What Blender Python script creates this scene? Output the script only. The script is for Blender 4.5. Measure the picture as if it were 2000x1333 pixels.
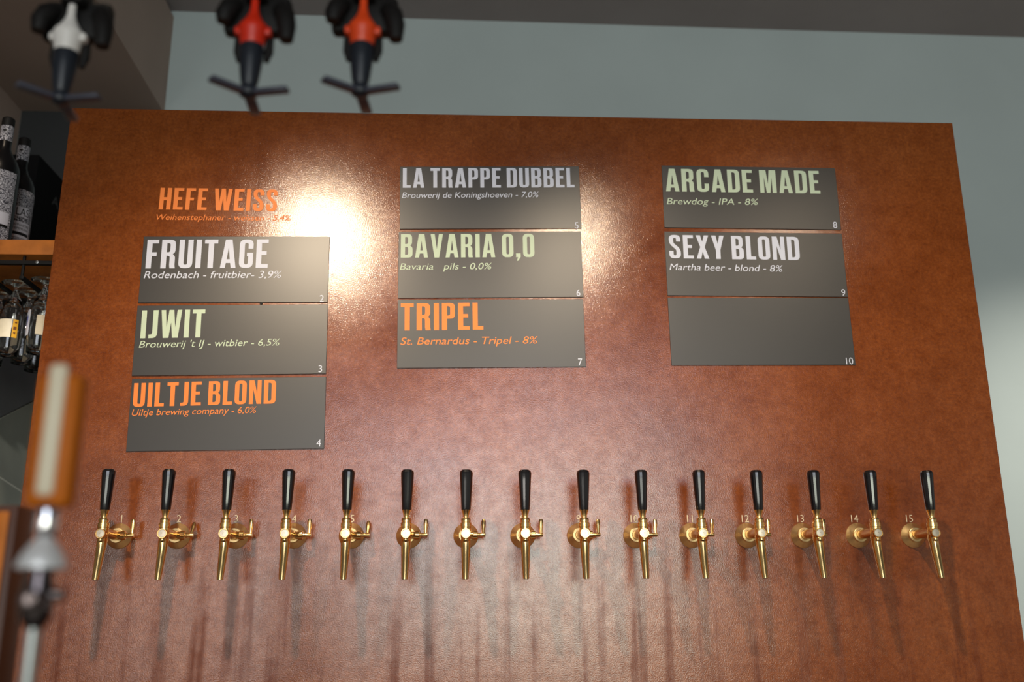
import bpy, bmesh, math, random
from mathutils import Vector, Matrix
random.seed(7)
for o in list(bpy.data.objects):
    bpy.data.objects.remove(o, do_unlink=True)
SC = bpy.context.scene
COL = SC.collection
R = math.radians

# ------------------------------------------------------------------ camera
cd = bpy.data.cameras.new('camera')
cam = bpy.data.objects.new('camera', cd); COL.objects.link(cam)
cd.sensor_width = 36.0; cd.lens = 35.0; cd.clip_start = 0.05
PITCH, ROLL, YAW = 0.2761, 0.0048, -0.0446
cam.matrix_world = (Matrix.Translation((-0.1256, -2.3126, 1.2080)) @ Matrix.Rotation(YAW, 4, 'Z')
                    @ Matrix.Rotation(math.pi/2 + PITCH, 4, 'X') @ Matrix.Rotation(-ROLL, 4, 'Z'))
cd.dof.use_dof = True; cd.dof.focus_distance = 2.30; cd.dof.aperture_fstop = 2.0
SC.camera = cam

# ------------------------------------------------------------------ world, lights, exposure
SC.view_settings.view_transform = 'Standard'; SC.view_settings.look = 'None'
SC.view_settings.exposure = 0.0; SC.view_settings.gamma = 1.0
SC.view_settings.use_curve_mapping = False
w = bpy.data.worlds.new('world'); SC.world = w; w.use_nodes = True
bg = w.node_tree.nodes['Background']; bg.inputs[1].default_value = 1.0
_tc = w.node_tree.nodes.new('ShaderNodeTexCoord'); _sp = w.node_tree.nodes.new('ShaderNodeSeparateXYZ'); _rp = w.node_tree.nodes.new('ShaderNodeValToRGB')
_mr = w.node_tree.nodes.new('ShaderNodeMapRange'); _mr.inputs[1].default_value = -1; _mr.inputs[2].default_value = 1
for _a, _b in ((_tc.outputs['Generated'], _sp.inputs[0]), (_sp.outputs['Z'], _mr.inputs[0]), (_mr.outputs[0], _rp.inputs[0]), (_rp.outputs[0], bg.inputs[0])):
    w.node_tree.links.new(_a, _b)
_e = _rp.color_ramp.elements; _e.new(0.5)          # the rest of the room: lit up to eye height, dim towards its ceiling
for _q, (_p, _c) in zip(_e, ((0.40, (0.11, 0.095, 0.080, 1)), (0.52, (0.31, 0.29, 0.26, 1)), (0.64, (0.040, 0.046, 0.050, 1)))):
    _q.position = _p; _q.color = _c

def area(name, loc, sx, sy, energy, col):
    l = bpy.data.lights.new(name, 'AREA'); l.shape = 'RECTANGLE'; l.size = sx; l.size_y = sy
    l.energy = energy; l.color = col
    o = bpy.data.objects.new(name, l); COL.objects.link(o); o.location = loc
    o.rotation_euler = (R(90), 0, 0)      # shines towards +Y, the tap wall
    return o
def spot(name, loc, target, energy, col, size, blend=1.0, rad=0.03):
    l = bpy.data.lights.new(name, 'SPOT'); l.energy = energy; l.color = col
    l.spot_size = R(size); l.spot_blend = blend; l.shadow_soft_size = rad
    o = bpy.data.objects.new(name, l); COL.objects.link(o); o.location = loc
    o.rotation_euler = (Vector(target) - Vector(loc)).to_track_quat('-Z', 'Y').to_euler()
    return o
# daylight through the shop windows behind the camera
for nm, x, z, hh, en, cc in (('left_top', -0.62, 2.75, 1.25, 34, (0.84, 0.88, 1.0)), ('right_top', 0.98, 2.75, 1.25, 34, (0.84, 0.90, 1.0)),
                             ('left_low', -0.62, 1.50, 1.10, 31, (0.96, 0.98, 0.88)), ('right_low', 0.98, 1.50, 1.10, 52, (0.95, 1.0, 0.82))):
    area('daylight_' + nm, (x, -7.0, z), 1.5, hh, en, cc)
area('daylight_side', (-2.45, -7.0, 1.30), 0.9, 1.4, 26, (1.0, 0.95, 0.88))
# warm ceiling spots in front of the tap wall, ending with an added tile fill
WARM = (1.0, 0.80, 0.57)
spot('ceiling_spot_left', (-0.66, -1.10, 2.585), (-0.46, -0.14, 1.22), 90, WARM, 100)
spot('ceiling_spot_middle', (0.20, -1.10, 2.585), (0.54, -0.14, 1.20), 60, WARM, 98)
spot('ceiling_spot_right', (1.01, -1.10, 2.585), (1.05, -0.1, 1.4), 11, WARM, 104)
spot('ceiling_spot_wall', (2.1, -0.3, 3.0), (2.0, 1.0, 0.8), 140, (1.0, 0.90, 0.76), 74)
spot('shelf_spot', (-1.32, -0.60, 2.90), (-1.46, 0.28, 2.05), 12, (1.0, 0.80, 0.60), 36, 0.7)
spot('splashback_fill', (-0.92, -1.60, 2.30), (-1.48, 0.62, 1.64), 95, (1.0, 0.97, 0.88), 13, 0.7)  # added fill light in mid-air, no real fixture, lifts the dark tiles

# ------------------------------------------------------------------ helpers
def mat(name, col, rough=0.5, metal=0.0, spec=0.5, var=0.08, scale=8.0, bump=0.0, bscale=60.0, coat=0.0, trans=0.0, ior=1.45, alpha=None):
    m = bpy.data.materials.new(name); m.use_nodes = True
    nt = m.node_tree; b = nt.nodes['Principled BSDF']
    b.inputs['Roughness'].default_value = rough; b.inputs['Metallic'].default_value = metal
    b.inputs['Specular IOR Level'].default_value = spec; b.inputs['Coat Weight'].default_value = coat
    b.inputs['Coat Roughness'].default_value = 0.08
    b.inputs['Transmission Weight'].default_value = trans; b.inputs['IOR'].default_value = ior
    tc = nt.nodes.new('ShaderNodeTexCoord')
    n = nt.nodes.new('ShaderNodeTexNoise'); n.inputs['Scale'].default_value = scale; n.inputs['Detail'].default_value = 5
    nt.links.new(tc.outputs['Object'], n.inputs['Vector'])
    r = nt.nodes.new('ShaderNodeValToRGB')
    r.color_ramp.elements[0].position = 0.3; r.color_ramp.elements[1].position = 0.7
    r.color_ramp.elements[0].color = tuple(c*(1-var) for c in col[:3]) + (1,)
    r.color_ramp.elements[1].color = tuple(min(1, c*(1+var)) for c in col[:3]) + (1,)
    nt.links.new(n.outputs['Fac'], r.inputs['Fac']); nt.links.new(r.outputs['Color'], b.inputs['Base Color'])
    if bump:
        n2 = nt.nodes.new('ShaderNodeTexNoise'); n2.inputs['Scale'].default_value = bscale; n2.inputs['Detail'].default_value = 3
        nt.links.new(tc.outputs['Object'], n2.inputs['Vector'])
        bp = nt.nodes.new('ShaderNodeBump'); bp.inputs['Strength'].default_value = bump; bp.inputs['Distance'].default_value = 0.002
        nt.links.new(n2.outputs['Fac'], bp.inputs['Height']); nt.links.new(bp.outputs['Normal'], b.inputs['Normal'])
    return m

def panel_material():
    m = bpy.data.materials.new('lacquered_rust'); m.use_nodes = True
    nt = m.node_tree; N = nt.nodes; L = nt.links; b = N['Principled BSDF']
    tc = N.new('ShaderNodeTexCoord')
    def noise(scale, detail, rough=0.5, vec=None):
        n = N.new('ShaderNodeTexNoise'); n.inputs['Scale'].default_value = scale
        n.inputs['Detail'].default_value = detail; n.inputs['Roughness'].default_value = rough
        L.new(vec or tc.outputs['Object'], n.inputs['Vector']); return n
    def ramp(src, stops):
        r = N.new('ShaderNodeValToRGB'); e = r.color_ramp.elements
        while len(e) < len(stops): e.new(0.5)
        for q, (p, c) in zip(e, stops):
            q.position = p; q.color = c if len(c) == 4 else tuple(c) + (1,)
        L.new(src, r.inputs['Fac']); return r
    def math_(op, a, bb):
        q = N.new('ShaderNodeMath'); q.operation = op
        for i, v in enumerate((a, bb)):
            if isinstance(v, (int, float)): q.inputs[i].default_value = v
            else: L.new(v, q.inputs[i])
        return q.outputs[0]
    def mix(fac, a, c, mode='MIX'):
        q = N.new('ShaderNodeMix'); q.data_type = 'RGBA'; q.blend_type = mode
        if isinstance(fac, float): q.inputs[0].default_value = fac
        else: L.new(fac, q.inputs[0])
        for i, v in ((6, a), (7, c)):
            if isinstance(v, tuple): q.inputs[i].default_value = v
            else: L.new(v, q.inputs[i])
        return q.outputs[2]
    big = noise(2.2, 6, 0.6); fine = noise(130, 6, 0.75)
    grain = noise(400, 2, 0.55)
    base = ramp(big.outputs['Fac'], [(0.30, (0.160, 0.034, 0.0025)), (0.52, (0.235, 0.054, 0.0040)), (0.75, (0.30, 0.076, 0.0065))])
    spk = ramp(fine.outputs['Fac'], [(0.34, (0.70, 0.66, 0.62)), (0.66, (1.20, 1.22, 1.24))])
    col = mix(1.0, base.outputs[0], spk.outputs[0], 'MULTIPLY')
    blot = noise(30, 7, 0.75)
    blr = ramp(blot.outputs['Fac'], [(0.34, (0.80, 0.74, 0.70)), (0.62, (1.12, 1.16, 1.20))])
    col = mix(1.0, col, blr.outputs[0], 'MULTIPLY')
    cw = N.new('ShaderNodeMapRange'); cw.inputs['From Min'].default_value = 0.36; cw.inputs['From Max'].default_value = 0.62
    cw.inputs['To Min'].default_value = 0.66; cw.inputs['To Max'].default_value = 1.0
    L.new(blot.outputs['Fac'], cw.inputs['Value'])
    # runs and drips under the taps
    mp = N.new('ShaderNodeMapping'); mp.inputs['Scale'].default_value = (26, 1, 1.1)
    L.new(tc.outputs['Object'], mp.inputs['Vector'])
    drip = noise(1.0, 4, 0.55, mp.outputs[0])
    sep = N.new('ShaderNodeSeparateXYZ'); L.new(tc.outputs['Object'], sep.inputs[0])
    low = N.new('ShaderNodeMapRange'); low.inputs['From Min'].default_value = 1.42; low.inputs['From Max'].default_value = 1.15
    L.new(sep.outputs['Z'], low.inputs['Value'])
    dm = ramp(drip.outputs['Fac'], [(0.52, (0, 0, 0)), (0.66, (1, 1, 1))])
    dmask = math_('MULTIPLY', dm.outputs[0], low.outputs[0])
    col = mix(math_('MULTIPLY', dmask, 0.6), col, (0.10, 0.018, 0.006, 1))
    L.new(col, b.inputs['Base Color'])
    rr = N.new('ShaderNodeMapRange'); rr.inputs['From Min'].default_value = 0.3; rr.inputs['From Max'].default_value = 0.7
    rr.inputs['To Min'].default_value = 0.14; rr.inputs['To Max'].default_value = 0.23
    L.new(big.outputs['Fac'], rr.inputs['Value'])
    L.new(math_('ADD', rr.outputs[0], math_('MULTIPLY', dmask, 0.12)), b.inputs['Coat Roughness'])
    L.new(math_('SUBTRACT', cw.outputs[0], math_('MULTIPLY', dmask, 0.40)), b.inputs['Coat Weight']); b.inputs['Coat IOR'].default_value = 1.86
    b.inputs['Roughness'].default_value = 0.45; b.inputs['Specular IOR Level'].default_value = 0.0
    bp = N.new('ShaderNodeBump'); bp.inputs['Strength'].default_value = 0.35; bp.inputs['Distance'].default_value = 0.0009
    L.new(grain.outputs['Fac'], bp.inputs['Height']); L.new(bp.outputs['Normal'], b.inputs['Normal']); L.new(bp.outputs['Normal'], b.inputs['Coat Normal'])
    return m

def doodle_material():
    m = bpy.data.materials.new('doodle_print'); m.use_nodes = True
    nt = m.node_tree; N = nt.nodes; L = nt.links; b = N['Principled BSDF']
    tc = N.new('ShaderNodeTexCoord')
    n = N.new('ShaderNodeTexNoise'); n.inputs['Scale'].default_value = 55; n.inputs['Detail'].default_value = 1
    L.new(tc.outputs['Object'], n.inputs['Vector'])
    mx = N.new('ShaderNodeMix'); mx.data_type = 'VECTOR'; mx.inputs[0].default_value = 0.035
    L.new(tc.outputs['Object'], mx.inputs[4]); L.new(n.outputs['Color'], mx.inputs[5])
    v = N.new('ShaderNodeTexVoronoi'); v.feature = 'DISTANCE_TO_EDGE'; v.inputs['Scale'].default_value = 140
    L.new(mx.outputs[1], v.inputs['Vector'])
    v2 = N.new('ShaderNodeTexVoronoi'); v2.inputs['Scale'].default_value = 140; L.new(mx.outputs[1], v2.inputs['Vector'])
    wv = N.new('ShaderNodeMath'); wv.operation = 'SINE'
    ml = N.new('ShaderNodeMath'); ml.operation = 'MULTIPLY'; ml.inputs[1].default_value = 26
    L.new(v2.outputs['Distance'], ml.inputs[0]); L.new(ml.outputs[0], wv.inputs[0])
    r1 = N.new('ShaderNodeValToRGB'); r1.color_ramp.elements[0].position = 0.05; r1.color_ramp.elements[1].position = 0.11
    L.new(v.outputs['Distance'], r1.inputs['Fac'])
    r2 = N.new('ShaderNodeValToRGB'); r2.color_ramp.elements[0].position = 0.02; r2.color_ramp.elements[1].position = 0.30
    L.new(wv.outputs[0], r2.inputs['Fac'])
    mu = N.new('ShaderNodeMix'); mu.data_type = 'RGBA'; mu.blend_type = 'MULTIPLY'; mu.inputs[0].default_value = 0.85
    L.new(r1.outputs[0], mu.inputs[6]); L.new(r2.outputs[0], mu.inputs[7])
    c = N.new('ShaderNodeMix'); c.data_type = 'RGBA'
    c.inputs[6].default_value = (0.02, 0.02, 0.035, 1); c.inputs[7].default_value = (0.74, 0.74, 0.82, 1)
    L.new(mu.outputs[2], c.inputs[0]); L.new(c.outputs[2], b.inputs['Base Color'])
    b.inputs['Roughness'].default_value = 0.55
    return m

M = dict(
    panel=panel_material(), doodle=doodle_material(),
    wall=mat('grey_green_paint', (0.50, 0.585, 0.59), 0.85, var=0.03, scale=3, bump=0.05, bscale=180, spec=0.2),
    ceiling=mat('charcoal_paint', (0.34, 0.30, 0.30), 0.9, var=0.05, scale=3, spec=0.2),
    soffit=mat('brown_grey_paint', (0.42, 0.33, 0.285), 0.9, var=0.06, scale=2, spec=0.2),
    recess=mat('recess_shade_paint', (0.050, 0.052, 0.054), 0.9, var=0.06, scale=3, spec=0.1),  # shade of the recess back put into the colour
    floor=mat('concrete_floor', (0.42, 0.39, 0.35), 0.6, var=0.15, scale=4),
    plate=mat('slate_grey_print', (0.022, 0.020, 0.019), 0.40, var=0.10, scale=6, spec=1.0),
    t_white=mat('white_print', (0.66, 0.70, 0.84), 0.5, var=0.02, spec=0.4),
    t_green=mat('pale_green_print', (0.57, 0.69, 0.53), 0.5, var=0.02, spec=0.4),
    t_orange=mat('orange_print', (0.92, 0.25, 0.05), 0.5, var=0.02, spec=0.4),
    t_num=mat('cream_number', (0.78, 0.68, 0.50), 0.5, var=0.02, spec=0.4),
    gold=mat('polished_brass', (1.0, 0.66, 0.28), 0.20, metal=1.0, var=0.05, scale=30),
    brushed=mat('brushed_brass', (1.0, 0.73, 0.38), 0.40, metal=1.0, var=0.07, scale=90),
    pale=mat('bright_screw_cap', (0.70, 0.62, 0.50), 0.38, metal=1.0, var=0.03, scale=60),
    dark=mat('dark_bore', (0.015, 0.010, 0.007), 0.6),
    black=mat('glossy_black_plastic', (0.006, 0.006, 0.008), 0.13, spec=0.6, coat=0.3),
    mattblack=mat('matt_black_metal', (0.006, 0.0055, 0.0055), 0.6, spec=0.3),
    red=mat('red_plastic', (0.62, 0.022, 0.004), 0.4),
    orange=mat('orange_red_plastic', (0.72, 0.060, 0.008), 0.4),
    white=mat('white_plastic', (0.72, 0.70, 0.68), 0.4),
    blueblack=mat('blue_black_plastic', (0.010, 0.014, 0.022), 0.38),
    paddle=mat('slate_blue_plastic', (0.055, 0.06, 0.085), 0.35),
    chrome=mat('chrome', (0.72, 0.72, 0.76), 0.10, metal=1.0, var=0.03),
    steel=mat('satin_steel', (0.34, 0.36, 0.365), 0.36, metal=1.0, var=0.04),
    satin=mat('bright_satin_metal', (0.90, 0.91, 0.94), 0.42, metal=0.45, var=0.03),
    darkchrome=mat('dark_chrome', (0.13, 0.11, 0.11), 0.16, metal=1.0, var=0.05),
    amber=mat('amber_wood', (0.50, 0.125, 0.005), 0.5, var=0.12, scale=25, spec=0.2),
    ivory=mat('ivory_inlay', (0.74, 0.66, 0.50), 0.4, var=0.04),
    oak=mat('orange_oak', (0.52, 0.165, 0.028), 0.5, var=0.25, scale=18, spec=0.25),
    walnut=mat('dark_stained_wood', (0.070, 0.022, 0.010), 0.5, var=0.25, scale=14),
    slab=mat('board_black', (0.004, 0.004, 0.0045), 0.7, spec=0.12),
    chalk=mat('grey_chalk', (0.06, 0.062, 0.065), 0.8),
    bottle=mat('black_bottle_glass', (0.004, 0.004, 0.005), 0.32, spec=0.3),
    glass=mat('clear_glass', (1, 1, 1), 0.0, trans=1.0, ior=1.45, var=0.0),
    cream=mat('cream_print', (0.66, 0.57, 0.42), 0.5, var=0.06, scale=60),
    yellow=mat('yellow_print', (0.70, 0.36, 0.02), 0.5),
    blue=mat('blue_print', (0.10, 0.13, 0.50), 0.5),
    paper=mat('white_glass_print', (0.62, 0.62, 0.70), 0.5),
    ink=mat('dark_red_ink', (0.10, 0.012, 0.01), 0.6),
    tile_a=mat('dark_slate_tile', (0.15, 0.15, 0.165), 0.45, var=0.10, scale=7),
    tile_b=mat('green_grey_tile', (0.30, 0.31, 0.27), 0.45, var=0.14, scale=6),
    grout=mat('pale_grout', (0.62, 0.62, 0.56), 0.8),
)

def tag(o, label=None, cat=None, group=None, kind=None):
    if label: o['label'] = label
    if cat: o['category'] = cat
    if group: o['group'] = group
    if kind: o['kind'] = kind
    return o
def obj(name, me, m, parent=None, loc=None):
    o = bpy.data.objects.new(name, me); COL.objects.link(o)
    if m is not None and me is not None:
        me.materials.clear(); me.materials.append(m)
    if parent: o.parent = parent
    if loc: o.location = loc
    return o
def empty(name, loc, label, cat, group=None):
    o = bpy.data.objects.new(name, None); COL.objects.link(o); o.location = loc
    o.empty_display_size = 0.05
    return tag(o, label, cat, group)
def fin(bm, smooth=True, ang=35):
    bmesh.ops.recalc_face_normals(bm, faces=bm.faces)
    me = bpy.data.meshes.new('mesh'); bm.to_mesh(me); bm.free()
    if smooth:
        for p in me.polygons: p.use_smooth = True
        me.set_sharp_from_angle(angle=R(ang))
    return me
def NB(): return bmesh.new()
AX = {'Z': Matrix.Identity(4), '-Y': Matrix.Rotation(R(90), 4, 'X'), 'X': Matrix.Rotation(R(90), 4, 'Y'), '-Z': Matrix.Rotation(R(180), 4, 'X')}
def lathe(bm, prof, axis='Z', at=(0, 0, 0), seg=32, cap=True):
    """prof: list of (radius, distance along axis)"""
    mt = Matrix.Translation(at) @ AX[axis]
    rings = []
    for r, h in prof:
        if r < 1e-6: rings.append([bm.verts.new(mt @ Vector((0, 0, h)))])
        else: rings.append([bm.verts.new(mt @ Vector((r*math.cos(2*math.pi*k/seg), r*math.sin(2*math.pi*k/seg), h))) for k in range(seg)])
    for a, b in zip(rings, rings[1:]):
        for k in range(seg):
            k2 = (k+1) % seg
            if len(a) == 1 and len(b) == 1: continue
            if len(a) == 1: bm.faces.new((a[0], b[k], b[k2]))
            elif len(b) == 1: bm.faces.new((a[k], a[k2], b[0]))
            else: bm.faces.new((a[k], a[k2], b[k2], b[k]))
    if cap:
        if len(rings[0]) > 1: bm.faces.new(rings[0][::-1])
        if len(rings[-1]) > 1: bm.faces.new(rings[-1])
    return bm
def box(bm, lo, hi, bev=0.0, mt=None, seg=2):
    vs = [bm.verts.new(Vector((x, y, z))) for x in (lo[0], hi[0]) for y in (lo[1], hi[1]) for z in (lo[2], hi[2])]
    f = [(0, 1, 3, 2), (4, 6, 7, 5), (0, 4, 5, 1), (2, 3, 7, 6), (0, 2, 6, 4), (1, 5, 7, 3)]
    fs = [bm.faces.new([vs[i] for i in q]) for q in f]
    geo = list(vs)
    if bev:
        es = list({e for q in fs for e in q.edges})
        rr = bmesh.ops.bevel(bm, geom=es, offset=bev, segments=seg, affect='EDGES', profile=0.5)
        geo = list({v for v in rr['verts']} | {v for v in vs if v.is_valid})
    if mt is not None:
        for v in geo: v.co = mt @ v.co
    return bm
def loft(bm, rings, cap=True):
    rr = [[bm.verts.new(Vector(p)) for p in r] for r in rings]
    n = len(rr[0])
    for a, b in zip(rr, rr[1:]):
        for k in range(n): bm.faces.new((a[k], a[(k+1) % n], b[(k+1) % n], b[k]))
    if cap: bm.faces.new(rr[0][::-1]); bm.faces.new(rr[-1])
    return bm
def tube(bm, pts, rads, seg=16, flat=(1, 1)):
    pts = [Vector(p) for p in pts]; rings = []
    ref = Vector((0, 1, 0))
    for i, p in enumerate(pts):
        d = (pts[min(i+1, len(pts)-1)] - pts[max(i-1, 0)]).normalized()
        rf = ref if abs(d.dot(ref)) < 0.9 else Vector((1, 0, 0))
        u = d.cross(rf).normalized(); v = d.cross(u).normalized()
        r = rads[i] if isinstance(rads, (list, tuple)) else rads
        rings.append([p + u*(r*flat[0]*math.cos(2*math.pi*k/seg)) + v*(r*flat[1]*math.sin(2*math.pi*k/seg)) for k in range(seg)])
    return loft(bm, rings)
def prism(bm, poly, y0, y1):
    """polygon in x,z pulled along y"""
    return loft(bm, [[(x, y0, z) for x, z in poly], [(x, y1, z) for x, z in poly]])

# ---- lettering --------------------------------------------------------------
def rnd(poly):
    out = []; n = len(poly)
    for i, p in enumerate(poly):
        r = p[2] if len(p) > 2 else 0
        c = Vector(p[:2])
        if not r: out.append(c); continue
        a = Vector(poly[i-1][:2]) - c; b = Vector(poly[(i+1) % n][:2]) - c
        ra = min(r, a.length*0.5 if len(poly[i-1]) > 2 else a.length*0.98); rb = min(r, b.length*0.5 if len(poly[(i+1) % n]) > 2 else b.length*0.98)
        s = c + a.normalized()*ra; e = c + b.normalized()*rb
        for k in range(7):
            t = k/6; kk = 0.92      # slightly squarer than a plain quadratic corner
            c2 = c
            out.append(s*(1-t)**2 + c2*(2*t*(1-t)) + e*t**2)
    return out
def rect(x0, y0, x1, y1, r=0): return [(x0, y0, r), (x0, y1, r), (x1, y1, r), (x1, y0, r)] if r else [(x0, y0), (x0, y1), (x1, y1), (x1, y0)]
OO = [rect(0, 0, .46, 1, .2), rect(.185, .14, .275, .86, .06)]
GL = {
 'A': (.52, [[(0, 0), (.145, 1), (.375, 1), (.52, 0), (.345, 0), (.318, .17), (.202, .17), (.175, 0)], [(.224, .32), (.26, .72), (.296, .32)]]),
 'B': (.47, [[(0, 0), (0, 1), (.45, 1, .17), (.45, .56, .1), (.39, .51), (.47, .45, .1), (.47, 0, .17)], [(.185, .59), (.185, .86), (.275, .86, .06), (.275, .59, .06)], [(.185, .14), (.185, .44), (.28, .44, .06), (.28, .14, .06)]]),
 'C': (.46, [[(.46, .38), (.46, 0, .2), (0, 0, .2), (0, 1, .2), (.46, 1, .2), (.46, .64), (.28, .64), (.28, .86, .06), (.185, .86, .06), (.185, .14, .06), (.28, .14, .06), (.28, .38)]]),
 'D': (.47, [[(0, 0), (0, 1), (.47, 1, .2), (.47, 0, .2)], [(.185, .14), (.185, .86), (.285, .86, .07), (.285, .14, .07)]]),
 'E': (.40, [[(0, 0), (0, 1), (.4, 1), (.4, .85), (.19, .85), (.19, .59), (.35, .59), (.35, .44), (.19, .44), (.19, .15), (.4, .15), (.4, 0)]]),
 'F': (.39, [[(0, 0), (0, 1), (.39, 1), (.39, .85), (.19, .85), (.19, .57), (.34, .57), (.34, .42), (.19, .42), (.19, 0)]]),
 'G': (.46, [[(.46, .54), (.46, 0, .2), (0, 0, .2), (0, 1, .2), (.46, 1, .2), (.46, .66), (.28, .66), (.28, .86, .06), (.185, .86, .06), (.185, .14, .06), (.28, .14, .06), (.28, .40), (.24, .40), (.24, .54)]]),
 'H': (.48, [[(0, 0), (0, 1), (.19, 1), (.19, .58), (.29, .58), (.29, 1), (.48, 1), (.48, 0), (.29, 0), (.29, .42), (.19, .42), (.19, 0)]]),
 'I': (.19, [[(0, 0), (0, 1), (.19, 1), (.19, 0)]]),
 'J': (.31, [[(0, 0), (0, .15), (.12, .15, .05), (.12, 1), (.31, 1), (.31, 0, .2)]]),
 'L': (.37, [[(0, 0), (0, 1), (.19, 1), (.19, .15), (.37, .15), (.37, 0)]]),
 'M': (.63, [[(0, 0), (0, 1), (.265, 1), (.315, .40), (.365, 1), (.63, 1), (.63, 0), (.455, 0), (.455, .68), (.39, 0), (.24, 0), (.175, .68), (.175, 0)]]),
 'N': (.48, [[(0, 0), (0, 1), (.205, 1), (.31, .44), (.31, 1), (.48, 1), (.48, 0), (.295, 0), (.17, .60), (.17, 0)]]),
 'O': (.46, OO), '0': (.46, OO),
 'P': (.45, [[(0, 0), (0, 1), (.45, 1, .18), (.45, .40, .18), (.19, .40), (.19, 0)], [(.19, .54), (.19, .86), (.27, .86, .06), (.27, .54, .06)]]),
 'R': (.48, [[(0, 0), (0, 1), (.46, 1, .18), (.46, .54, .1), (.39, .49), (.46, .43, .08), (.46, .12), (.48, 0), (.29, 0), (.272, .12), (.272, .43, .06), (.19, .43), (.19, 0)], [(.19, .57), (.19, .86), (.275, .86, .06), (.275, .57, .06)]]),
 'S': (.45, [[(.45, .70), (.45, 1, .2), (0, 1, .2), (0, .62, .16), (.265, .36, .05), (.265, .14, .06), (.18, .14, .06), (.18, .33), (0, .33), (0, 0, .2), (.45, 0, .2), (.45, .40, .16), (.185, .66, .05), (.185, .86, .06), (.27, .86, .06), (.27, .70)]]),
 'T': (.44, [[(.125, 0), (.125, .84), (0, .84), (0, 1), (.44, 1), (.44, .84), (.315, .84), (.315, 0)]]),
 'U': (.46, [[(0, 1), (0, 0, .2), (.46, 0, .2), (.46, 1), (.275, 1), (.275, .14, .06), (.185, .14, .06), (.185, 1)]]),
 'V': (.50, [[(0, 1), (.15, 0), (.35, 0), (.50, 1), (.32, 1), (.25, .36), (.18, 1)]]),
 'W': (.72, [[(0, 1), (.10, 0), (.31, 0), (.36, .55), (.41, 0), (.62, 0), (.72, 1), (.545, 1), (.505, .38), (.45, 1), (.27, 1), (.215, .38), (.175, 1)]]),
 'X': (.50, [[(0, 1), (.155, .5), (0, 0), (.19, 0), (.25, .30), (.31, 0), (.50, 0), (.345, .5), (.50, 1), (.31, 1), (.25, .72), (.19, 1)]]),
 'Y': (.50, [[(0, 1), (.155, .38), (.155, 0), (.345, 0), (.345, .38), (.50, 1), (.31, 1), (.25, .64), (.19, 1)]]),
 ',': (.20, [[(.0, 0), (.0, .18), (.2, .18), (.2, .02), (.10, -.15), (.02, -.15), (.07, 0)]]),
}
def curve_mesh(cu):
    o = bpy.data.objects.new('tmp', cu); COL.objects.link(o)
    dg = bpy.context.evaluated_depsgraph_get()
    me = bpy.data.meshes.new_from_object(o.evaluated_get(dg))
    bpy.data.objects.remove(o, do_unlink=True)
    return me
def inset(pts, d, outer):
    n = len(pts); area2 = sum(pts[i-1].x*pts[i].y - pts[i].x*pts[i-1].y for i in range(n))
    sg = (1 if area2 > 0 else -1)*(1 if outer else -1); out = []
    for i in range(n):
        a = (pts[i]-pts[i-1]); b = (pts[(i+1) % n]-pts[i])
        if a.length < 1e-6 or b.length < 1e-6: out.append(pts[i].copy()); continue
        a.normalize(); b.normalize()
        na = Vector((-a.y, a.x)); nb = Vector((-b.y, b.x)); m = na+nb
        m = m/max(m.dot(na), 0.6) if m.length > 1e-4 else na
        out.append(pts[i] + m*(d*sg))
    return out
def condensed(text):
    cu = bpy.data.curves.new('title', 'CURVE'); cu.dimensions = '2D'; cu.fill_mode = 'FRONT'
    x = 0.0
    for ch in text:
        if ch == ' ': x += .17; continue
        wd, cont = GL[ch]
        for c in cont:
            pts = inset(rnd(c), .011, c is cont[0]); s = cu.splines.new('POLY'); s.points.add(len(pts)-1); s.use_cyclic_u = True
            for q, p in zip(s.points, pts): q.co = (x + p.x, p.y, 0, 1)
        x += wd + .075
    return curve_mesh(cu), x - .075
def builtin(text, shear=0.0, offset=0.012):
    cu = bpy.data.curves.new('text', 'FONT'); cu.body = text; cu.shear = shear; cu.offset = offset; cu.fill_mode = 'FRONT'
    cu.resolution_u = 4; cu.size = 1.0
    return curve_mesh(cu)
def bounds(me):
    xs = [v.co.x for v in me.vertices]; ys = [v.co.y for v in me.vertices]
    return min(xs), max(xs), min(ys), max(ys)
CAP = bounds(builtin('H', 0, 0.0))
CAPH = CAP[3] - CAP[2]
def place_flat(me, x0, z0, sx, sz, ang, y):
    """lettering in its own x,y laid on the wall plane (x,z), facing -Y"""
    c, s = math.cos(R(ang)), math.sin(R(ang))
    for v in me.vertices:
        a, b = v.co.x*sx, v.co.y*sz
        v.co = Vector((x0 + a*c - b*s, y, z0 + a*s + b*c))
    return me
def title(text, x0, z0, wd, h, ang, y):
    me, tw = condensed(text); return place_flat(me, x0, z0, wd/tw, h, ang, y)
def line(text, x0, z0, wd, cap, ang, y, shear=0.2):
    me = builtin(text, shear, 0.0); a, b, _, _ = bounds(me)
    for v in me.vertices: v.co.x -= a
    return place_flat(me, x0, z0, wd/(b-a), cap/CAPH, ang, y)
def number(text, cx, cz, h, ang, y, off=0.0):
    me = builtin(text, 0, off); a, b, lo, hi = bounds(me)
    for v in me.vertices: v.co.x -= (a+b)/2; v.co.y -= (lo+hi)/2
    s = h/(hi-lo)
    return place_flat(me, cx, cz, s*0.92, s, ang, y)

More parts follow.
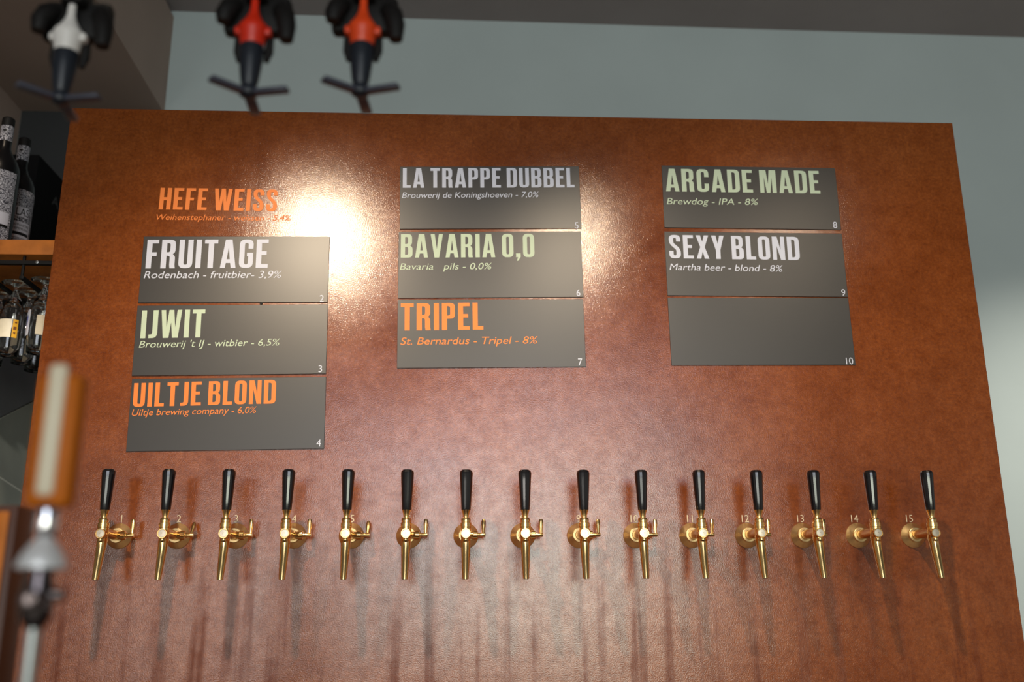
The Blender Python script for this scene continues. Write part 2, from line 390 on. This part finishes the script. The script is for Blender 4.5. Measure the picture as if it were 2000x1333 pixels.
# ------------------------------------------------------------------ setting
def structure(name, bm, m):
    o = obj(name, fin(bm, False), m); o['kind'] = 'structure'; return o
structure('floor', box(NB(), (-3.2, -7.5, -0.1), (4.2, 1.0, 0.0)), M['floor'])
structure('wall_back', box(NB(), (-1.90, 1.0, 0.0), (4.2, 1.15, 3.9)), M['wall'])
_wl = box(NB(), (-1.90, -0.6, 1.988), (-1.75, 1.15, 3.0))
box(_wl, (-1.90, -0.6, 0.0), (-1.48, 1.15, 1.988))
structure('wall_left', _wl, M['soffit'])
bm = NB()
box(bm, (-2.4, -3.0, 0.0), (4.2, 1.0, 0.2), mt=Matrix.Translation((0, 0, 3.413)) @ Matrix.Rotation(R(0.62), 4, 'Y'))
structure('ceiling', bm, M['ceiling'])
structure('trim_1', box(NB(), (-2.4, -3.0, 3.000), (-1.241, 1.0, 3.40)), M['soffit'])   # boxed bulkhead along the left

structure('trim_2', box(NB(), (-1.749, 0.9985, 1.9885), (-1.2415, 0.9999, 2.9995)), M['recess'])   # added sheet at the back of the shelf recess, shade painted as dark colour

# ------------------------------------------------------------------ tap wall panel
panel = obj('tap_wall_panel', fin(box(NB(), (-1.137, 0.0, 0.0), (1.141, 0.04, 2.470), 0.0015), False), M['panel'])
tag(panel, 'large glossy rust-brown wall panel carrying the row of brass taps and menu plates', 'wall panel')
tag(obj('title_lettering', title('HEFE WEISS', -0.8951, 2.1938, 0.2903, 0.0599, -0.1, -0.0012), M['t_orange'], panel), 'orange capital letters straight on the panel')
tag(obj('caption_lettering', line('Weihenstephaner - weissen - 5,4%', -0.8979, 2.1668, 0.3293, 0.0150, 0.4, -0.0012), M['t_orange'], panel), 'small orange slanted line straight on the panel')
SP = 0.13
NOFF = {1: 2.1, 2: 0, 3: -1.5, 4: -1, 5: .7, 6: -.4, 7: -.6, 8: -.6, 9: -.8, 10: -1.9, 11: -2, 12: -2.1, 13: -2.2, 14: -4.1, 15: -3.9}
for k in range(1, 16):
    o = obj('tap_number', number(str(k), (k-8)*SP + NOFF[k]/1000, 1.4388, 0.0165, 0, -0.0012), M['t_num'], panel)
    o['label'] = 'cream number %d above a tap flange' % k

# ------------------------------------------------------------------ menu plates
PL = {2: (-.6958, 2.0398, .4510, .1703, .71), 3: (-.6927, 1.8618, .4531, .1731, 1.01), 4: (-.6884, 1.6817, .4522, .1719, .99),
      5: (-.0751, 2.2386, .4531, .1693, 1.04), 6: (-.0743, 2.0594, .4531, .1726, .90), 7: (-.0724, 1.8826, .4523, .1715, .81),
      8: (.5878, 2.2480, .4504, .1706, -.06), 9: (.5874, 2.0675, .4515, .1688, .04), 10: (.5881, 1.8930, .4518, .1716, .50)}
TT = {2: ('FRUITAGE', -.9119, 2.0383, .2947, .0758, .96, 't_white'), 3: ('IJWIT', -.9072, 1.8620, .1508, .0711, 1.48, 't_green'),
      4: ('UILTJE BLOND', -.9086, 1.6955, .3308, .0584, 1.76, 't_orange'), 5: ('LA TRAPPE DUBBEL', -.2958, 2.2604, .4347, .0550, 1.03, 't_white'),
      6: ('BAVARIA 0,0', -.2961, 2.0732, .3312, .0636, .93, 't_green'), 7: ('TRIPEL', -.2916, 1.8866, .2010, .0702, 1.08, 't_orange'),
      8: ('ARCADE MADE', .3700, 2.2605, .3997, .0645, -.01, 't_green'), 9: ('SEXY BLOND', .3704, 2.0796, .3310, .0640, -.27, 't_white')}
ST = {2: ('Rodenbach - fruitbier- 3,9%', -.9127, 2.0137, .3301, .0180, .83), 3: ("Brouwerij 't IJ - witbier - 6,5%", -.9075, 1.8398, .3304, .0165, 1.42),
      4: ('Uiltje brewing company - 6,0%', -.9077, 1.6753, .2863, .0151, 1.68), 5: ('Brouwerij de Koningshoeven - 7,0%', -.2965, 2.2331, .3436, .0153, 1.20),
      6: ('Bavaria', -.2970, 2.0424, .0819, .0166, 1.02), 7: ('St. Bernardus - Tripel - 8%', -.2903, 1.8515, .3299, .0180, .99),
      8: ('Brewdog - IPA - 8%', .3712, 2.2259, .2345, .0170, .3), 9: ('Martha beer - blond - 8%', .3698, 2.0493, .2847, .0170, -.32)}
NM = {2: (-.4833, 1.9666, .0174), 3: (-.4784, 1.7910, .0172), 4: (-.4737, 1.6130, .0168), 5: (.1409, 2.1652, .0174), 6: (.1411, 1.9874, .0168),
      7: (.1415, 1.8119, .0173), 8: (.7983, 2.1753, .0175), 9: (.8022, 1.9945, .0169), 10: (.8006, 1.8187, .0173)}
PLAB = {2: 'grey menu plate, big white title, corner number 2, top of left column',
        3: 'grey menu plate, short pale green title, corner number 3, middle of left column',
        4: 'grey menu plate, orange title, corner number 4, bottom of left column',
        5: 'grey menu plate, full-width white title, corner number 5, top of centre column',
        6: 'grey menu plate, pale green title, corner number 6, middle of centre column',
        7: 'grey menu plate, short orange title, corner number 7, bottom of centre column',
        8: 'grey menu plate, pale green title, corner number 8, top of right column',
        9: 'grey menu plate, white title, corner number 9, middle of right column',
        10: 'blank grey menu plate with only corner number 10, bottom of right column'}
for k, (cx, cz, wd, h, an) in PL.items():
    t = empty('menu_plate', (cx, 0, cz), PLAB[k], 'menu sign', 'menu plates on the rust panel')
    bm = box(NB(), (-wd/2, -0.0030, -h/2), (wd/2, -0.0003, h/2), 0.0004, Matrix.Rotation(R(-an), 4, 'Y'), 1)
    obj('plate', fin(bm, False), M['plate'], t)
    rel = Vector((cx, 0, cz))
    def add(name, me, m):
        me.transform(Matrix.Translation(-rel)); return obj(name, me, m, t)
    if k in TT:
        tx, x0, z0, tw, th, ta, tm = TT[k]
        add('title_lettering', title(tx, x0, z0, tw, th, ta, -0.0034), M[tm])['label'] = {'t_white': 'white', 't_green': 'pale green', 't_orange': 'orange'}[tm] + ' condensed capitals'
        sx = ST[k]
        add('caption_lettering', line(*sx, -0.0034), M['t_orange' if k in (4, 7) else 't_green' if k in (3, 6, 8) else 't_white'])
        if k == 6:
            add('caption_lettering', line('pils - 0,0%', -.1907, 2.0443, .1194, .0166, 1.02, -0.0034), M['t_green'])
    nx, nz, nh = NM[k]
    add('corner_number', number(str(k), nx, nz, nh, an, -0.0034), M['t_white'])
    if k == 2:
        bm = lathe(NB(), [(0.0035, 0), (0.0035, 0.003), (0.0, 0.0035)], '-Y', (-0.628-cx, -0.0005, 1.9535-cz), 12)
        obj('pin', fin(bm), M['mattblack'], t)

# ------------------------------------------------------------------ brass taps
def make_tap():
    t = empty('beer_tap', (0, 0, 1.40), '', 'beer tap', 'brass taps along the panel')
    obj('flange', fin(lathe(NB(), [(.0285, .0003), (.0285, .002), (.0278, .0032), (.0175, .0125), (.0168, .0135), (.0168, .0185), (.0155, .0195), (.0125, .0197)], '-Y', seg=48), ang=25), M['brushed'], t)
    obj('shank', fin(lathe(NB(), [(.0112, .017), (.0112, .022), (.0106, .0225), (.0106, .098)], '-Y', seg=32)), M['gold'], t)
    bm = lathe(NB(), [(.0085, -.0165), (.0108, -.0125), (.0112, -.008), (.0112, .009), (.0104, .0100)], 'Z', (0, -.1045, 0))
    obj('body', fin(bm), M['gold'], t)
    kn = obj('front_cap', fin(lathe(NB(), [(.0100, .100), (.0106, .101), (.0106, .1185), (.0100, .1200), (.0088, .1200), (.0084, .1188)], '-Y', (0, 0, -.004), 36, cap=False)), M['gold'], t)
    obj('screw', fin(lathe(NB(), [(.0085, .1180), (.0085, .1186), (.0080, .1192), (.0014, .1194), (.0010, .1186), (0, .1186)], '-Y', (0, 0, -.004), 28, cap=False)), M['pale'], kn)
    obj('collar', fin(lathe(NB(), [(.0112, .0092), (.0120, .0100), (.0120, .0190), (.0114, .0197), (.0098, .0199), (.0098, .0215), (.0104, .0222), (.0106, .0258), (.0100, .0288), (.0084, .0300)], 'Z', (0, -.1050, 0), 36), ang=28), M['gold'], t)
    obj('ferrule', fin(lathe(NB(), [(.0062, .0295), (.0064, .0340), (.0078, .0410), (.0096, .0462), (.0098, .0470)], 'Z', (0, -.1055, 0), 32)), M['gold'], t)
    obj('handle', fin(lathe(NB(), [(.0100, .0470), (.0102, .0480), (.0118, .078), (.0134, .108), (.0144, .126), (.0143, .1295), (.0128, .1330), (.0110, .1338), (.0104, .1352), (.0060, .1360), (0, .1361)], 'Z', (0, -.1060, 0), 16), ang=20), M['black'], t)
    rings = []
    for z, yc, rx, ry in ((-.0085, -.1005, .0102, .0150), (-.016, -.1010, .0106, .0148), (-.022, -.1030, .0106, .0120), (-.032, -.1050, .0101, .0105), (-.055, -.1097, .0090, .0093), (-.080, -.1150, .0079, .0080), (-.0985, -.1188, .0069, .0069), (-.1012, -.1194, .0066, .0066)):
        rings.append([(rx*math.cos(2*math.pi*q/28), yc + ry*math.sin(2*math.pi*q/28), z) for q in range(28)])
    sp = obj('spout', fin(loft(NB(), rings)), M['gold'], t)
    obj('outlet', fin(lathe(NB(), [(.0052, -.1016), (.0052, -.1010)], 'Z', (0, -.1194, 0), 20)), M['dark'], sp)
    bm = lathe(NB(), [(.0052, -.006), (.0068, -.003), (.0068, .002), (.004, .006), (0, .007)], 'Z', (0, -.1115, -.0165), 20)
    obj('hood', fin(bm), M['gold'], sp)
    bm = lathe(NB(), [(.0075, .009), (.0090, .0165), (.0100, .0170), (.0100, .0255), (.0090, .0265), (.0052, .0268), (.0052, .0300), (.0045, .0310), (.0045, .0425), (.0040, .0440)], 'X', (0, -.036, -.001), 24)
    v = obj('flow_valve', fin(bm, ang=28), M['gold'], t)
    bm = tube(NB(), [(0, 0, 0), (0, 0, .010), (.0002, 0, .020), (.0004, -.0005, .029), (.0004, -.001, .0335)], [.0034, .0036, .0050, .0050, .0030], 12, (1.0, 0.55))
    obj('flow_lever', fin(bm), M['gold'], v, (.0395, -.036, .001))
    return t
TAPLAB = {1: 'brass beer tap with black handle under painted number 1, leftmost in the row', 6: 'brass beer tap with black handle, next right of the tap numbered 5',
          7: 'brass beer tap with black handle, second right of the tap numbered 5', 8: 'brass beer tap with black handle in the middle, next left of the tap numbered 9',
          15: 'brass beer tap with black handle beside painted number 15, rightmost in the row'}
def kids(o): return [c for c in list(COL.objects) if c.parent == o]
def copy_tree(o, parent=None):
    ch = kids(o)
    c = o.copy(); COL.objects.link(c); c.parent = parent
    for k in ch: copy_tree(k, c)
    return c
LEVER = {1: 0, 2: 35, 3: 4, 4: 0, 5: 28, 6: 3, 7: 10, 8: 3, 9: 8, 10: 0, 11: -4, 12: 0, 13: 6, 14: 12, 15: 20}
tap = make_tap()
for k in range(1, 16):
    t = tap if k == 1 else copy_tree(tap)
    t.location = ((k-8)*SP, 0, 1.40)
    t['label'] = TAPLAB.get(k, 'brass beer tap with black handle beside painted number %d' % k)
    for c in kids(t):
        if c.name.startswith('flow_valve'):
            for l in kids(c): l.rotation_euler.x = R(-LEVER[k])

# ------------------------------------------------------------------ spirit optics hanging in front (out of focus)
rack = empty('optic_rail', (-0.46, -1.1496, 2.075), 'black rail above the bar holding the three spirit dispensers', 'rail')
obj('bar', fin(box(NB(), (-.36, -.02, 0), (.34, .02, .03), .003)), M['mattblack'], rack)
for x in (-.30, .28):
    obj('hanger', fin(lathe(NB(), [(.006, .03), (.006, 1.336)], 'Z', (x, 0, 0), 12)), M['mattblack'], rack)
def make_optic(loc, body_mat, label, turn, big=False):
    t = empty('spirit_dispenser', loc, label, 'spirit dispenser', 'spirit dispensers hanging from the rail')
    t.scale = (.886, .886, .886)      # origin at the centre of the three paddles
    br = NB()
    box(br, (-.050, .014, .112), (.050, .040, .175), .008)
    tube(br, [(.036, .02, .150), (.044, .008, .136), (.049, 0, .112), (.050, 0, .088)], [.015, .015, .014, .010], 14)
    tube(br, [(-.034, .02, .156), (-.040, .008, .146), (-.044, 0, .130), (-.045, 0, .112 if big else .118)], [.016, .016, .014, .010], 14)
    box(br, (-.016, -.012, .158), (.016, .036, (2.079 - loc[2])/.886), .003)
    obj('bracket', fin(br), M['mattblack'], t)
    vb = lathe(NB(), [(.0150, .074), (.0172, .078), (.0185, .086), (.0212, .099), (.0222, .104), (.0205, .110), (.0140, .119), (.0085, .130), (.0060, .140), (.0055, .156)], 'Z', seg=28)
    o = obj('valve_body', fin(vb), M[body_mat], t); 
    obj('lug', fin(box(NB(), (.014, -.008, .094), (.0275, .008, .107), .004)), M[body_mat], o)
    obj('lug', fin(box(NB(), (-.0265, -.008, .095), (-.014, .008, .108), .004)), M[body_mat], o)
    for s in (-1, 1):
        obj('guard', fin(tube(NB(), [(s*.023, .012, .100), (s*.0225, .012, .075), (s*.020, .010, .058)], [.006, .007, .004], 12)), M['mattblack'], t)
    obj('barrel', fin(lathe(NB(), [(.0172, .0765), (.0180, .074), (.0170, .050), (.0140, .026), (.0115, .012), (.0110, .010)], 'Z', seg=28)), M['blueblack'], t)
    hub = obj('hub', fin(lathe(NB(), [(.0112, .011), (.0125, .008), (.0140, .0), (.0125, -.004), (.006, -.008), (0, -.009)], 'Z', seg=28)), M['blueblack'], t)
    for a in (138, 12, 268):
        m = Matrix.Rotation(R(-a - turn), 4, 'Z')     # plan angle counted towards the bar side
        bm = box(NB(), (.008, -.0082, -.0036), (.061, .0082, .0036), .0026, m)
        obj('paddle', fin(bm), M['paddle'], t)
    return t
make_optic((-0.6498, -1.1496, 1.8539), 'white', 'spirit dispenser with white valve body, leftmost of the three hanging at the top', -2, True)
make_optic((-0.4128, -1.1496, 1.8681), 'red', 'spirit dispenser with deep red valve body, middle of the three hanging at the top', 0)
make_optic((-0.2696, -1.1496, 1.8725), 'orange', 'spirit dispenser with orange-red valve body, rightmost of the three hanging at the top', 6)

# ------------------------------------------------------------------ blurred bar tap in front, lower left
ft = empty('draught_tap', (-0.479, -1.45, 0.95), 'out-of-focus chrome draught tap with amber and ivory handle, lower left foreground', 'beer tap')
fz = lambda z: z - 0.95
obj('column', fin(lathe(NB(), [(.022, 0), (.022, .006), (.0062, .012), (.0062, fz(1.215))], 'Z', (0, 0, 0), 24)), M['steel'], ft)
b_ = lathe(NB(), [(.0065, fz(1.205)), (.0120, fz(1.212)), (.0135, fz(1.222)), (.0125, fz(1.236)), (.0105, fz(1.246)), (.0100, fz(1.258))], 'Z', seg=28)
lathe(b_, [(.0080, 0), (.0080, .018), (.0070, .020), (0, .021)], '-Y', (0, -.002, fz(1.228)), 24)
tube(b_, [(.004, 0, fz(1.232)), (.019, 0, fz(1.232)), (.022, 0, fz(1.232))], [.005, .005, .003], 16)
obj('body', fin(b_), M['darkchrome'], ft)
obj('dome', fin(lathe(NB(), [(.0066, fz(1.2790)), (.0100, fz(1.2740)), (.0165, fz(1.2650)), (.0202, fz(1.2565)), (.0203, fz(1.2535)), (.0190, fz(1.2525)), (.0120, fz(1.2560))], 'Z', seg=32)), M['satin'], ft)
obj('ferrule', fin(lathe(NB(), [(.0062, fz(1.268)), (.0062, fz(1.2780)), (.0088, fz(1.2810)), (.0094, fz(1.2830)), (.0094, fz(1.3010)), (.0080, fz(1.3060))], 'Z', seg=28)), M['chrome'], ft)
h_ = NB(); box(h_, (-.0185, -.010, fz(1.3035)), (.0185, .012, fz(1.4180)), .006, Matrix.Identity(4), 3)
hd = obj('handle', fin(h_), M['amber'], ft)
i_ = NB(); box(i_, (-.0090, -.0130, fz(1.3120)), (.0065, -.006, fz(1.4260)), .004, Matrix.Identity(4), 3)
obj('inlay', fin(i_), M['ivory'], hd)

post = empty('wooden_post', (-0.715, -1.0, 0.95), 'out-of-focus dark wooden post with its lit edge painted orange at the bottom left', 'post')
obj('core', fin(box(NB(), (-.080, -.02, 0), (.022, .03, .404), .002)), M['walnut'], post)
obj('painted_lit_edge', fin(box(NB(), (-.001, -.024, 0), (.013, -.0195, .396), .001)), M['oak'], post)  # lit face of the post painted as a lighter oak strip

ct = empty('bar_counter', (-0.3, -1.2, 0.0), 'dark wooden bar counter below the frame under the chrome draught tap', 'counter')
obj('worktop', fin(box(NB(), (-1.1, -.36, .91), (1.5, .30, .95), .004)), M['walnut'], ct)
obj('front', fin(box(NB(), (-1.05, -.30, 0), (1.45, .24, .91), .002)), M['walnut'], ct)

# ------------------------------------------------------------------ shelf corner on the left
shelf = obj('wooden_shelf', fin(box(NB(), (-1.749, .06, 2.0955), (-1.00, .42, 2.1352), .002)), M['oak'])
tag(shelf, 'orange oak wall shelf left of the rust panel carrying two wine bottles', 'shelf')

def arc_patch(r, z0, z1, a0, a1, seg=20, inset=0.0006):
    bm = NB(); rings = []
    for z in (z0, z1):
        rings.append([[(rr*math.cos(R(a0 + (a1-a0)*q/seg)), rr*math.sin(R(a0 + (a1-a0)*q/seg)), z) for q in range(seg+1)] for rr in (r, r - inset)])
    P = [[bm.verts.new(p) for p in ring[0]] + [bm.verts.new(p) for p in ring[1][::-1]] for ring in rings]
    n = len(P[0])
    for k in range(n): bm.faces.new((P[0][k], P[0][(k+1) % n], P[1][(k+1) % n], P[1][k]))
    for ring in P:
        for q in range(seg): bm.faces.new((ring[q], ring[q+1], ring[n-2-q], ring[n-1-q]))
    return bm
def wrap_text(text, r, zc, h, a_mid, m_off=0.03, widen=1.0):
    me = builtin(text, 0, m_off); a, b, lo, hi = bounds(me); s = h/(hi-lo)
    bm = bmesh.new(); bm.from_mesh(me); bmesh.ops.subdivide_edges(bm, edges=bm.edges[:], cuts=1); bm.to_mesh(me); bm.free()
    for v in me.vertices:
        x = (v.co.x - (a+b)/2)*s*widen; z = (v.co.y - (lo+hi)/2)*s + zc; an = R(a_mid) + x/r
        v.co = Vector((r*math.cos(an), r*math.sin(an), z))
    return me
def make_bottle(loc, R0, label, a0, a1, writing):
    t = empty('wine_bottle', loc, label, 'bottle', 'wine bottles on the oak shelf')
    n = .0150
    obj('glass_body', fin(lathe(NB(), [(R0*.90, 0), (R0, .004), (R0, .205), (R0*.97, .220), (R0*.80, .240), (R0*.52, .258), (n+.001, .275), (n, .285), (n, .338)], 'Z', seg=40)), M['bottle'], t)
    obj('cap', fin(lathe(NB(), [(n+.0007, .340), (n+.0009, .341), (n+.0009, .3615), (n-.001, .3640), (0, .3645)], 'Z', seg=32)), M['mattblack'], t)
    nl = obj('neck_label', fin(lathe(NB(), [(n+.0004, .296), (n+.0008, .2962), (n+.0008, .3395), (n+.0004, .340)], 'Z', seg=32, cap=False)), M['doodle'], t)
    obj('stamp', fin(arc_patch(n+.0012, .322, .327, -100, -70, 8)), M['mattblack'], nl)
    fl = obj('front_label', fin(arc_patch(R0+.0007, .012, .200, a0, a1)), M['doodle'], t)
    if writing:
        pt = obj('name_strip', fin(arc_patch(R0+.0011, .122, .150, -72, -15)), M['paper'], fl)
        obj('name_lettering', wrap_text('LLAS', R0+.0016, .136, .022, -45, .0, .75), M['mattblack'], fl)
        obj('text_strip', fin(arc_patch(R0+.0011, .064, .108, -72, 0)), M['paper'], fl)
        obj('text_lettering', wrap_text('MONASTRE', R0+.0016, .0985, .0066, -38, .0), M['mattblack'], fl)
        obj('text_lettering', wrap_text('TEMPRANI', R0+.0016, .0880, .0066, -38, .0), M['mattblack'], fl)
        obj('ink_strip', fin(arc_patch(R0+.0016, .0705, .0785, -70, -5)), M['mattblack'], fl)
    else:
        obj('text_strip', fin(arc_patch(R0+.0011, .052, .086, -95, -20)), M['paper'], fl)
        obj('ink_strip', fin(arc_patch(R0+.0016, .046, .053, -95, -20)), M['mattblack'], fl)
    return t
make_bottle((-1.348, .120, 2.1352), .0450, 'black wine bottle with white doodle label, cut off by the left picture edge', -170, -10, False)
make_bottle((-1.354, .235, 2.1352), .0420, 'black wine bottle with white doodle label, beside the black cabinet', -76, 70, True)

board = obj('black_cabinet', fin(box(NB(), (-1.749, .600, 1.990), (-1.480, .998, 2.632), .002), False), M['slab'])
tag(board, 'black cabinet in the recess behind the wine bottles, faint grey letters on its side', 'cabinet')
me = builtin('Ap', 0, 0.0); a, b, lo, hi = bounds(me); s = .034/CAPH
for v in me.vertices:
    v.co = Vector((-1.4793, .728 + v.co.x*s*1.6, 2.522 + v.co.y*s))
obj('chalk_lettering', me, M['chalk'], board)

# tiles behind the hanging glasses
tl = empty('tile_splashback', (-1.478, .5, 1.7), 'grey stone tile splashback on the left wall below the hanging glasses', 'splashback')
def slab(poly, x0, x1):
    return loft(NB(), [[(x0, y-.5, z-1.7) for y, z in poly], [(x1, y-.5, z-1.7) for y, z in poly]])
g = obj('grout', fin(box(NB(), (-.001, -.9, -.75), (.0086, .498, .2845)), False), M['grout'], tl)
l1 = lambda y: 1.784 + (y-.566)*.474
l2 = lambda y: 1.615 - (y-.621)*.140
ga = .0025
obj('tile', fin(slab([(.335, 1.985), (.335, l1(.335)+ga), (.998, l1(.998)+ga), (.998, 1.985)], .0045, .009), False), M['tile_a'], tl)
obj('tile', fin(slab([(.335, l1(.335)-ga), (.335, l2(.335)+ga), (.998, l2(.998)+ga), (.998, l1(.998)-ga)], .0045, .009), False), M['tile_b'], tl)
obj('tile', fin(slab([(.335, l2(.335)-ga), (.335, .95), (.998, .95), (.998, l2(.998)-ga)], .0045, .009), False), M['tile_b'], tl)
obj('tile', fin(slab([(-.4, 1.985), (-.4, .95), (.330, .95), (.330, 1.985)], .0045, .009), False), M['tile_b'], tl)

# glass rack under the shelf
gr = empty('glass_rack', (-1.25, .07, 2.0955), 'black metal rack under the oak shelf holding stemmed glasses upside down', 'glass rack')
obj('crossbar', fin(box(NB(), (-.205, -.006, -.024), (.225, .006, -.014), .001)), M['mattblack'], gr)
obj('crossbar', fin(box(NB(), (-.205, .294, -.024), (.225, .306, -.014), .001)), M['mattblack'], gr)
for x in (-.150, -.065, .015, .092):
    rl = obj('rail', fin(box(NB(), (x-.0055, -.004, -.0615), (x+.0055, .325, -.0535), .001)), M['mattblack'], gr)
    for y in (.0, .300):
        obj('hanger', fin(box(NB(), (x-.003, y-.003, -.054), (x+.003, y+.003, .0), .0005)), M['mattblack'], rl)
for x in (-.125, -.045, .05):
    obj('screw', fin(lathe(NB(), [(.004, .006), (.004, .008), (0, .009)], '-Y', (x, 0, -.019), 12)), M['steel'], gr)
def make_glass(label, prints):
    t = empty('beer_glass', (0, 0, 0), label, 'glass', 'stemmed glasses hanging in the rack')
    # profile goes down from the foot: outside then back up the inside
    prof = [(0, 0), (.034, 0), (.0352, -.0012), (.034, -.0028), (.012, -.0055), (.0055, -.010), (.0045, -.018), (.0060, -.026), (.0150, -.042), (.0235, -.064), (.0285, -.090), (.0300, -.115), (.0285, -.145), (.0260, -.172), (.0245, -.190), (.0235, -.1905), (.0230, -.190), (.0245, -.172), (.0270, -.145), (.0284, -.115), (.0268, -.090), (.0218, -.066), (.0130, -.046), (0, -.040)]
    obj('glass', fin(lathe(NB(), prof, 'Z', seg=40, cap=False), ang=60), M['glass'], t)
    for nm, mm, z0, z1, a0, a1 in prints:
        rr = .0303 if z0 < -.10 else .0300
        obj(nm, fin(arc_patch(.0308, z0, z1, a0, a1, 12, .0004)), M[mm], t)
    return t
CP = [('print', 'cream', -.150, -.103, -150, -62), ('print', 'yellow', -.150, -.103, -58, -34), ('emblem', 'ink', -.130, -.122, -54, -40), ('emblem', 'ink', -.141, -.136, -52, -42), ('emblem', 'ink', -.113, -.109, -50, -40)]
BP = [('print', 'paper', -.150, -.085, -165, -120), ('print', 'cream', -.150, -.100, -85, -40), ('emblem', 'blue', -.118, -.100, -152, -134), ('emblem', 'blue', -.128, -.118, -148, -138)]
GZ = 2.0955 - .0505
SPOTS = [(-1.276, .135, CP, 'stemmed beer glass with cream and yellow print, nearest in the rack'),
         (-1.193, .110, BP, 'stemmed beer glass with white print and blue emblem, next to the panel edge'),
         (-1.357, .120, CP, 'stemmed beer glass with cream print, cut off by the left picture edge'),
         (-1.276, .215, None, 'plain stemmed beer glass hanging second in the middle row'),
         (-1.276, .295, None, 'plain stemmed beer glass hanging last in the middle row'),
         (-1.193, .200, None, 'plain stemmed beer glass behind the one with the blue emblem'),
         (-1.357, .230, None, 'plain stemmed beer glass behind the cut-off one at the left')]
plain = None
for x, y, pr, lab in SPOTS:
    if pr: g = make_glass(lab, pr)
    elif plain is None: plain = g = make_glass(lab, [('print', 'cream', -.150, -.110, -140, -90)])
    else: g = copy_tree(plain); g['label'] = lab
    g.location = (x, y, GZ)
